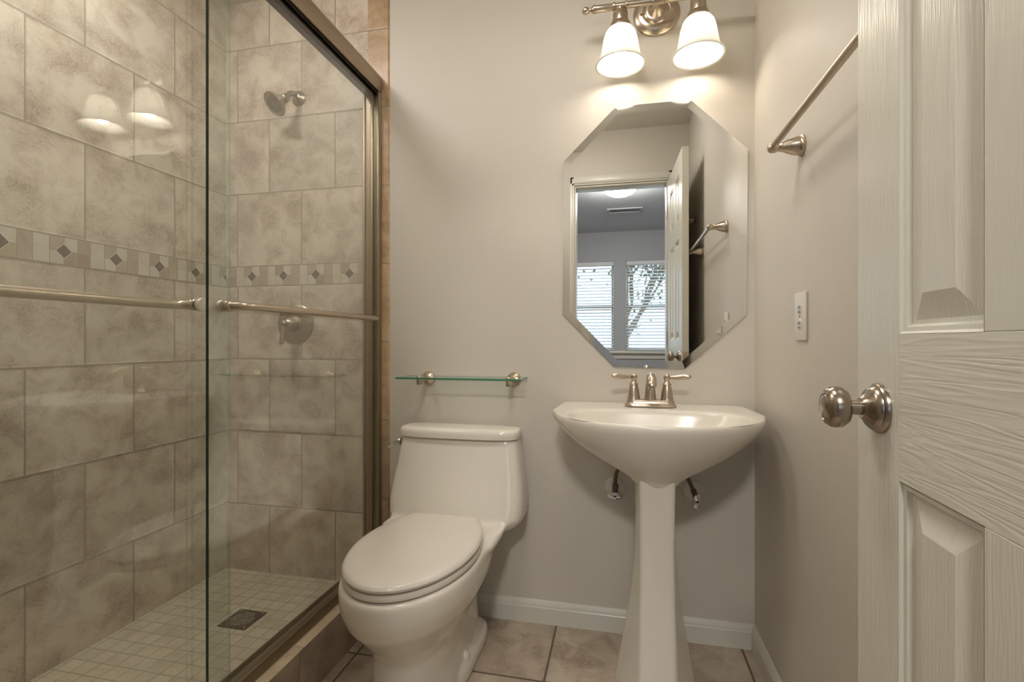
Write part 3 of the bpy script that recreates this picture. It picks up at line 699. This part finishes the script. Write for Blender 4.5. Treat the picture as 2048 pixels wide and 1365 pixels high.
# flush lever on the left side of the tank
bm = NB(); lx_ = TX + 0.012 - 0.226
lathe(bm, closed([(0.014, 0), (0.014, 0.004), (0.009, 0.007), (0.009, 0.013)]), (lx_, 1.70, 0.668), (-1, 0, 0), 20)
tube(bm, [(lx_ - 0.012, 1.706, 0.669), (lx_ - 0.014, 1.68, 0.667), (lx_ - 0.015, 1.645, 0.661), (lx_ - 0.015, 1.632, 0.658)], [0.006, 0.007, 0.008, 0.006], 12)
link('flush_lever', bm, M['chrome'], t)

# ------------------------------------------------------------------ pedestal washbasin
SX, SZ = 0.103, 0.822
t = thing('pedestal_sink', 'white pedestal washbasin with a rounded front, below the octagonal mirror', 'washbasin', (SX, 1.52, 0))
CY = 1.56; NA = 96
def outer(a):
    """distance from (SX, CY) to the rim in direction a"""
    d = Vector((math.cos(a), math.sin(a))); best = 9
    # back line, side lines, front circle
    cands = []
    if d.y > 1e-6: cands.append((1.793 - CY) / d.y)
    for s in (-1, 1):
        # side line from (s*.29,1.793) to (s*.315,1.53)
        p0 = Vector((s * 0.301, 1.793 - CY)); p1 = Vector((s * 0.321, 1.50 - CY)); e = p1 - p0
        den = d.x * e.y - d.y * e.x
        if abs(den) > 1e-9:
            k = (p0.x * e.y - p0.y * e.x) / den
            if k > 0: cands.append(k)
    r = 0.32; c = Vector((0, 1.612 - CY)); b = d.dot(c); disc = b * b - (c.dot(c) - r * r)
    if disc > 0: k = b + math.sqrt(disc); 
    if d.y < 0.0 and disc > 0: cands.append(k)
    # smooth min
    p = 26.0; return sum(k ** -p for k in cands) ** (-1 / p)
def ring(z, sc, neck=None, mixn=0.0, inset=0.0, cyo=0.0):
    out = []
    for i in range(NA):
        a = 2 * PI * i / NA; R = outer(a) * sc - inset
        x, y = R * math.cos(a), CY + R * math.sin(a)
        if neck:
            nx_, ny_ = neck[0] * math.cos(a), neck[2] + neck[1] * math.sin(a)
            x = x * (1 - mixn) + nx_ * mixn; y = y * (1 - mixn) + ny_ * mixn
        out.append((SX + x, min(y, 1.794), z))
    return out
def basin(z, hw, yf, yb, e=2.3):
    yc = (yf + yb) / 2; out = []
    for i in range(NA):
        a = 2 * PI * i / NA; c, s = math.cos(a), math.sin(a)
        ee = e if s < 0 else 3.2
        out.append((SX + hw * math.copysign(abs(c) ** (2 / ee), c), yc + (yb - yf) / 2 * math.copysign(abs(s) ** (2 / ee), s), z))
    return out
N = (0.062, 0.068, 1.50)
secs = [ring(0.618, 1, N, 1.0), ring(0.632, 1, N, 0.985), ring(0.648, 1, N, 0.90), ring(0.668, 1, N, 0.74), ring(0.690, 1, N, 0.565), ring(0.715, 1, N, 0.39),
        ring(0.742, 1, N, 0.235), ring(0.768, 1, N, 0.115), ring(0.790, 1, N, 0.035), ring(0.803, 1, N, 0.006), ring(0.812, 1), ring(0.819, 1, inset=0.001), ring(0.8225, 1, inset=0.005),
        ring(0.8232, 1, inset=0.010)]
inn = [basin(0.8215, 0.262, 1.315, 1.630), basin(0.820, 0.256, 1.320, 1.625), basin(0.813, 0.250, 1.326, 1.620), basin(0.795, 0.240, 1.338, 1.614), basin(0.755, 0.205, 1.365, 1.600), basin(0.718, 0.155, 1.400, 1.585),
       basin(0.695, 0.09, 1.445, 1.565), basin(0.688, 0.03, 1.49, 1.535)]
bm = NB(); loft(bm, secs + inn)
bs = link('basin', bm, M['basin'], t, angle=50)
sm = bs.modifiers.new('sub', 'SUBSURF'); sm.levels = 1; sm.render_levels = 1
bm = NB(); lathe(bm, closed([(0.022, 0), (0.021, 0.002), (0.012, 0.0025)]), (SX, 1.513, 0.6885), (0, 0, 1), 24); link('basin_drain', bm, M['nickel'], t)
# pedestal column: flat front, splayed sides
def ped(z, fw, bw, yf, yb, r=0.012):
    # polygon with rounded corners
    P = [(-fw, yf), (fw, yf), (bw, yf + (yb - yf) * 0.60), (bw * 0.92, yb), (-bw * 0.92, yb), (-bw, yf + (yb - yf) * 0.60)]
    out = []; n = len(P)
    for i in range(n):
        a = Vector(P[i - 1]); b = Vector(P[i]); c = Vector(P[(i + 1) % n])
        q0 = b + (a - b).normalized() * r; q1 = b + (c - b).normalized() * r
        for k in range(5):
            s = k / 4; p = q0 * (1 - s) ** 2 + b * 2 * s * (1 - s) + q1 * s * s; out.append((SX + p.x, p.y, z))
    return out
KZ = [(0.0, 0.050, 0.118, 1.395, 1.645), (0.018, 0.050, 0.118, 1.395, 1.645), (0.05, 0.0495, 0.112, 1.398, 1.640), (0.10, 0.049, 0.103, 1.404, 1.630), (0.16, 0.0485, 0.092, 1.411, 1.620), (0.22, 0.048, 0.081, 1.418, 1.612), (0.30, 0.047, 0.069, 1.426, 1.600),
      (0.38, 0.0465, 0.0615, 1.431, 1.592), (0.46, 0.046, 0.0575, 1.434, 1.588), (0.54, 0.0465, 0.058, 1.434, 1.588), (0.60, 0.0475, 0.060, 1.432, 1.588), (0.645, 0.048, 0.061, 1.431, 1.588)]
bm = NB(); loft(bm, [ped(*k) for k in KZ]); link('pedestal', bm, M['china'], t, angle=60)

# faucet
FX, FY, FZ = SX - 0.004, 1.700, 0.8235
t = thing('faucet', 'brushed nickel faucet with two lever handles on the white washbasin', 'faucet', (FX, FY, FZ))
bm = NB()
def stad(z, L, r, n=16):
    out = []
    for i in range(n + 1): a = -PI / 2 + PI * i / n; out.append((FX + L + r * math.cos(a), FY + r * math.sin(a), z))
    for i in range(n + 1): a = PI / 2 + PI * i / n; out.append((FX - L + r * math.cos(a), FY + r * math.sin(a), z))
    return out
loft(bm, [stad(FZ, 0.053, 0.031), stad(FZ + 0.004, 0.053, 0.031), stad(FZ + 0.008, 0.053, 0.028), stad(FZ + 0.012, 0.053, 0.0245), stad(FZ + 0.020, 0.053, 0.0235), stad(FZ + 0.022, 0.053, 0.0215)])
link('faucet_base', bm, M['nickel'], t)
for s in (-1, 1):
    hx = FX + s * 0.0535
    bm = NB(); lathe(bm, closed([(0.0218, 0.018), (0.0218, 0.023), (0.0206, 0.026), (0.0198, 0.035), (0.0178, 0.050), (0.0140, 0.066), (0.0130, 0.069), (0.0148, 0.071), (0.0145, 0.074), (0.0105, 0.079), (0.0085, 0.084), (0.0085, 0.087), (0.0105, 0.091), (0.0115, 0.097), (0.0105, 0.103), (0.006, 0.1075)]), (hx, FY, FZ), (0, 0, 1), 32)
    hb = link('handle_hub', bm, M['nickel'], t)
    bm = NB(); zz = FZ + 0.0975
    P = catmull([(hx + s * 0.008, FY - 0.002, zz), (hx + s * 0.020, FY - 0.006, zz), (hx + s * 0.038, FY - 0.012, zz + 0.001), (hx + s * 0.056, FY - 0.018, zz + 0.003), (hx + s * 0.068, FY - 0.022, zz + 0.004), (hx + s * 0.073, FY - 0.0235, zz + 0.004)], 5)
    tube(bm, P, [0.0048, 0.0054, 0.0080, 0.0090, 0.0068, 0.003], 16); link('lever', bm, M['nickel'], hb)
bm = NB()
P = catmull([(FX, FY, FZ + 0.016), (FX, FY - 0.001, FZ + 0.045), (FX, FY - 0.004, FZ + 0.073), (FX, FY - 0.016, FZ + 0.092), (FX, FY - 0.036, FZ + 0.099), (FX, FY - 0.060, FZ + 0.094), (FX, FY - 0.078, FZ + 0.080), (FX, FY - 0.084, FZ + 0.069)], 6)
tube(bm, P, [0.0195, 0.0172, 0.0148, 0.0140, 0.0148, 0.0156, 0.0150, 0.0128], 24); link('spout', bm, M['nickel'], t)
bm = NB(); lathe(bm, closed([(0.0092, 0), (0.0092, 0.008), (0.0075, 0.0085)]), (FX, FY - 0.0845, FZ + 0.071), (0, -0.12, -1), 24); link('aerator', bm, M['nickel_satin'], t)
bm = NB(); lathe(bm, closed([(0.0025, 0), (0.0025, 0.034), (0.005, 0.036), (0.0055, 0.040), (0.003, 0.044)]), (FX, FY + 0.021, FZ + 0.02), (0, 0, 1), 16); link('lift_rod', bm, M['nickel'], t)

# shut-off valves
def valve(px, pz, label, haxis, vert, hose):
    t = thing('shutoff_valve', label, 'valve', (px, YB, pz), 'shut-off valves under the washbasin')
    bm = NB(); lathe(bm, closed([(0.035, 0), (0.034, 0.003), (0.028, 0.008), (0.014, 0.011), (0.010, 0.012)]), (px, YB, pz), (0, -1, 0), 32); link('wall_flange', bm, M['whiteplastic'], t)
    bm = NB(); lathe(bm, closed([(0.008, 0.009), (0.008, 0.03), (0.011, 0.032), (0.011, 0.052), (0.007, 0.055), (0.005, 0.068)]), (px, YB, pz - 0.008), (0, -1, 0), 20)
    ang = Vector(vert).normalized()
    o = Vector((px, YB - 0.042, pz - 0.008)); lathe(bm, closed([(0.009, 0), (0.009, 0.014), (0.0105, 0.015), (0.0105, 0.027), (0.007, 0.030)]), o, ang, 6); link('valve_body', bm, M['hose'], t)
    bm = NB(); hn = Vector(haxis[0]).normalized(); lathe(bm, closed([(0.0265, -0.004), (0.028, 0.0), (0.025, 0.004), (0.010, 0.0075), (0.006, 0.006)]), Vector((px, YB - 0.068, pz - 0.014)), hn, 28, sx=1.0, sy=0.56, up=haxis[1]); h = link('valve_handle', bm, M['chrome'], t)
    bm = NB(); lathe(bm, closed([(0.0035, 0.004), (0.003, 0.008)]), Vector((px, YB - 0.068, pz - 0.014)), hn, 12); link('handle_screw', bm, M['dark'], h)
    bm = NB(); P = [o + ang * 0.022] + [Vector(q) for q in hose]; tube(bm, catmull(P, 8), 0.0062, 12); link('supply_hose', bm, M['hose'], t)
valve(-0.017, 0.520, 'left shut-off valve under the washbasin, its chrome oval handle lying flat', ((0.0, -1, -0.25), (0, 0, 1)), (0.05, 0, 1), [(-0.015, YB - 0.042, 0.565), (-0.006, YB - 0.048, 0.592), (0.022, YB - 0.058, 0.606), (0.055, YB - 0.07, 0.63)])
valve(0.252, 0.520, 'right shut-off valve under the washbasin, its chrome oval handle standing upright', ((0.1, -1, -0.2), (1, 0, -0.15)), (-0.42, 0, 1), [(0.228, YB - 0.042, 0.568), (0.212, YB - 0.046, 0.60), (0.195, YB - 0.05, 0.64)])

# ------------------------------------------------------------------ mirror
def unproj(px, py, Yp):
    r = (px - 1024) / FPX; c, s = math.cos(YAW), math.sin(YAW)
    zc = Yp / (c + s * r); return (zc * (r * c - s), H + (682.5 - py) / FPX * zc)
pts = [unproj(*p, YB - 0.006) for p in ((1232, 213), (1381, 199), (1496, 298), (1493, 630), (1370, 738), (1227, 734), (1125, 629), (1127, 323))]
cxm = sum(p[0] for p in pts) / 8; czm = sum(p[1] for p in pts) / 8
def inset(P, d):
    n = len(P); L = []
    area = sum(P[i][0] * P[(i + 1) % n][1] - P[(i + 1) % n][0] * P[i][1] for i in range(n)); sg = 1 if area > 0 else -1
    for i in range(n):
        a = Vector(P[i]); b = Vector(P[(i + 1) % n]); e = (b - a).normalized(); nn = Vector((-e.y, e.x)) * sg; L.append((a + nn * d, e))
    out = []
    for i in range(n):
        p, e = L[i - 1]; q, f = L[i]; den = e.x * f.y - e.y * f.x; k = ((q.x - p.x) * f.y - (q.y - p.y) * f.x) / den; out.append(p + e * k)
    return out
bm = NB(); inp = inset(pts, 0.026)
loft(bm, [[(x, YB - 0.001, z) for x, z in pts], [(x, YB - 0.0050, z) for x, z in pts], [(p.x, YB - 0.0062, p.y) for p in inp]])
mo = link('octagonal_mirror', bm, M['mirror'], loc=(cxm, YB, czm), smooth=False)
tag(mo, 'large eight-sided frameless mirror on the wall above the washbasin', 'mirror')

# ------------------------------------------------------------------ vanity light
VX, VZ = 0.125, 2.195
t = thing('vanity_light', 'two-bulb brushed nickel wall light with frosted bell shades above the mirror', 'wall light', (VX, YB, VZ))
bm = NB(); lathe(bm, closed([(0.080, 0), (0.080, 0.003), (0.077, 0.008), (0.062, 0.016), (0.048, 0.020), (0.044, 0.019), (0.041, 0.022), (0.034, 0.026), (0.028, 0.026), (0.024, 0.032), (0.016, 0.040), (0.012, 0.052), (0.010, 0.085)]), (VX, YB, VZ), (0, -1, 0), 56, sx=1.0, sy=1.0); bp = link('backplate', bm, M['nickel'], t)
for s in (-1, 1):
    bm = NB(); lathe(bm, closed([(0.0035, 0.014), (0.005, 0.022), (0.0035, 0.027)]), (VX + s * 0.052, YB, VZ - 0.006), (0, -1, 0), 14); link('plate_screw', bm, M['nickel'], bp)
SY = YB - 0.107; BZ = VZ - 0.024; HS = 0.124
bm = NB()
half = [(0.0105, 0.02), (0.0105, 0.098), (0.0135, 0.100), (0.0135, 0.107), (0.0105, 0.109), (0.0105, 0.139), (0.0135, 0.141), (0.0135, 0.148), (0.0105, 0.150), (0.0105, 0.158), (0.0115, 0.160), (0.0118, 0.205), (0.0140, 0.207), (0.0140, 0.212), (0.0115, 0.215), (0.0105, 0.219), (0.0065, 0.222), (0.0065, 0.227), (0.0095, 0.231), (0.0120, 0.239), (0.0105, 0.246), (0.004, 0.251)]
lathe(bm, closed([(r, -h) for r, h in reversed(half)] + [(0.0135, -0.016), (0.0135, 0.016)] + half), (VX, SY, BZ), (1, 0, 0), 24)
tube(bm, catmull([(VX, YB - 0.07, VZ), (VX, YB - 0.090, VZ - 0.006), (VX, SY, BZ)], 6), 0.0085, 14)
link('crossbar', bm, M['nickel'], t)
for s in (-1, 1):
    x = VX + s * HS; z0 = 1.972
    bm = NB(); lathe(bm, closed([(0.009, 0.202), (0.009, 0.186), (0.013, 0.184), (0.021, 0.179), (0.0245, 0.174), (0.0245, 0.150), (0.0275, 0.147), (0.0275, 0.142), (0.033, 0.136), (0.0365, 0.126), (0.0365, 0.113)]), (x, SY, z0), (0, 0, 1), 32); so = link('lamp_socket', bm, M['nickel'], t)
    prof = [(0.030, 0.120), (0.042, 0.117), (0.050, 0.105), (0.056, 0.085), (0.060, 0.060), (0.065, 0.032), (0.070, 0.015), (0.077, 0.006), (0.083, 0.002), (0.083, -0.002), (0.077, -0.001)]
    inner = [(r - 0.0035, h - 0.0015) for r, h in reversed(prof[:8])]
    bm = NB(); lathe(bm, prof + inner, (x, SY, z0), (0, 0, 1), 48); link('lamp_shade', bm, M['shade'], t, angle=None)
    bm = NB(); lathe(bm, closed([(0.012, 0.112), (0.012, 0.080), (0.016, 0.060), (0.0205, 0.044), (0.0210, 0.034), (0.018, 0.022), (0.012, 0.0145), (0.004, 0.0125)]), (x, SY, z0), (0, 0, 1), 24); link('light_bulb', bm, M['bulb'], so)

# ------------------------------------------------------------------ glass shelf
t = thing('glass_shelf', 'clear glass shelf on two nickel brackets above the toilet', 'shelf', (-0.57, YB, 0.905))
bm = NB(); X0, X1, Y0, Y1, Z0, Z1 = -0.808, -0.336, 1.670, 1.790, 0.9015, 0.9080
def F(pts, mi): bm.faces.new([bm.verts.new(p) for p in pts]).material_index = mi
for z in (Z0, Z1): F([(X0, Y0, z), (X1, Y0, z), (X1, Y1, z), (X0, Y1, z)], 0)
for y in (Y0, Y1): F([(X0, y, Z0), (X1, y, Z0), (X1, y, Z1), (X0, y, Z1)], 1)
for x in (X0, X1): F([(x, Y0, Z0), (x, Y1, Z0), (x, Y1, Z1), (x, Y0, Z1)], 1)
bmesh.ops.remove_doubles(bm, verts=bm.verts, dist=1e-6)
link('shelf_pane', bm, [M['shelfglass'], M['gedge2']], t, smooth=False)
for x in (-0.728, -0.388):
    bm = NB(); lathe(bm, closed([(0.027, 0), (0.027, 0.003), (0.024, 0.008), (0.014, 0.015), (0.010, 0.019), (0.009, 0.085)]), (x, YB, 0.8975), (0, -1, 0), 28); bk = link('shelf_bracket', bm, M['nickel'], t)
    bm = NB(); lathe(bm, closed([(0.010, 0), (0.0105, 0.001), (0.0105, 0.022), (0.010, 0.023)]), (x, YB - 0.092, 0.879), (0, 0, 1), 24)
    lathe(bm, closed([(0.010, 0.0), (0.0105, 0.001), (0.0095, 0.004)]), (x, YB - 0.092, 0.908), (0, 0, 1), 24); link('shelf_clamp', bm, M['nickel'], bk)

# ------------------------------------------------------------------ towel bar on the right wall
TZ = 1.53
t = thing('towel_bar', 'brushed nickel towel bar on the right wall, disappearing behind the open door', 'towel bar', (XR, 1.04, TZ))
bm = NB(); tube(bm, [(XR - 0.068, 0.722, TZ + 0.002), (XR - 0.068, 1.363, TZ + 0.002)], 0.008, 18); link('bar', bm, M['nickel'], t)
for y in (0.735, 1.35):
    bm = NB(); lathe(bm, closed([(0.026, 0), (0.027, 0.003), (0.0265, 0.006), (0.023, 0.008), (0.022, 0.010), (0.0235, 0.012), (0.0225, 0.018), (0.018, 0.032), (0.0125, 0.044), (0.0115, 0.047), (0.0125, 0.049), (0.0115, 0.052), (0.0095, 0.055), (0.0125, 0.061), (0.0135, 0.068), (0.0125, 0.075), (0.007, 0.080)]), (XR, y, TZ), (-1, 0, 0), 32); link('bar_post', bm, M['nickel'], t)
# robe hook behind the door
t = thing('robe_hook', 'small double robe hook on the right wall behind the door, seen in the mirror', 'hook', (XR, 0.48, 1.77))
bm = NB(); lathe(bm, closed([(0.022, 0), (0.022, 0.004), (0.015, 0.009), (0.009, 0.012)]), (XR, 0.48, 1.77), (-1, 0, 0), 24); link('hook_plate', bm, M['nickel'], t)
for dz, L in ((0.022, 0.055), (-0.02, 0.035)):
    bm = NB(); tube(bm, catmull([(XR - 0.006, 0.48, 1.77), (XR - L * 0.6, 0.48, 1.765 + dz * 0.2), (XR - L, 0.48, 1.77 + dz), (XR - L, 0.48, 1.785 + dz)], 6), [0.005, 0.0045, 0.004, 0.0055], 12); link('hook_arm', bm, M['nickel'], t)
# outlet
oy, oz = 1.350, 1.103
t = thing('wall_outlet', 'white double socket plate on the right wall below the towel bar', 'outlet', (XR, oy, oz))
bm = NB(); box(bm, XR - 0.0065, XR, oy - 0.037, oy + 0.037, oz - 0.060, oz + 0.060, 0.0022, 3); link('outlet_plate', bm, M['whiteplastic'], t)
for s in (-1, 1):
    zc_ = oz + s * 0.0195
    bm = NB(); lathe(bm, closed([(0.0165, 0), (0.0165, 0.0012), (0.0155, 0.0018)]), (XR - 0.0062, oy, zc_), (-1, 0, 0), 28, sx=1.0, sy=0.86); sk = link('socket', bm, M['whiteplastic'], t)
    bm = NB()
    for dy_, hh in ((-0.0064, 0.0045), (0.0064, 0.0036)): box(bm, XR - 0.0088, XR - 0.0078, oy + dy_ - 0.0011, oy + dy_ + 0.0011, zc_ + 0.003 - hh, zc_ + 0.003 + hh)
    lathe(bm, closed([(0.0026, 0), (0.0026, 0.0008)]), (XR - 0.0079, oy, zc_ - 0.0085), (-1, 0, 0), 12); link('socket_slots', bm, M['dark'], sk, smooth=False)
bm = NB(); lathe(bm, closed([(0.0032, 0), (0.0028, 0.0012)]), (XR - 0.0064, oy, oz), (-1, 0, 0), 14); link('plate_screw', bm, M['rubber'], t)
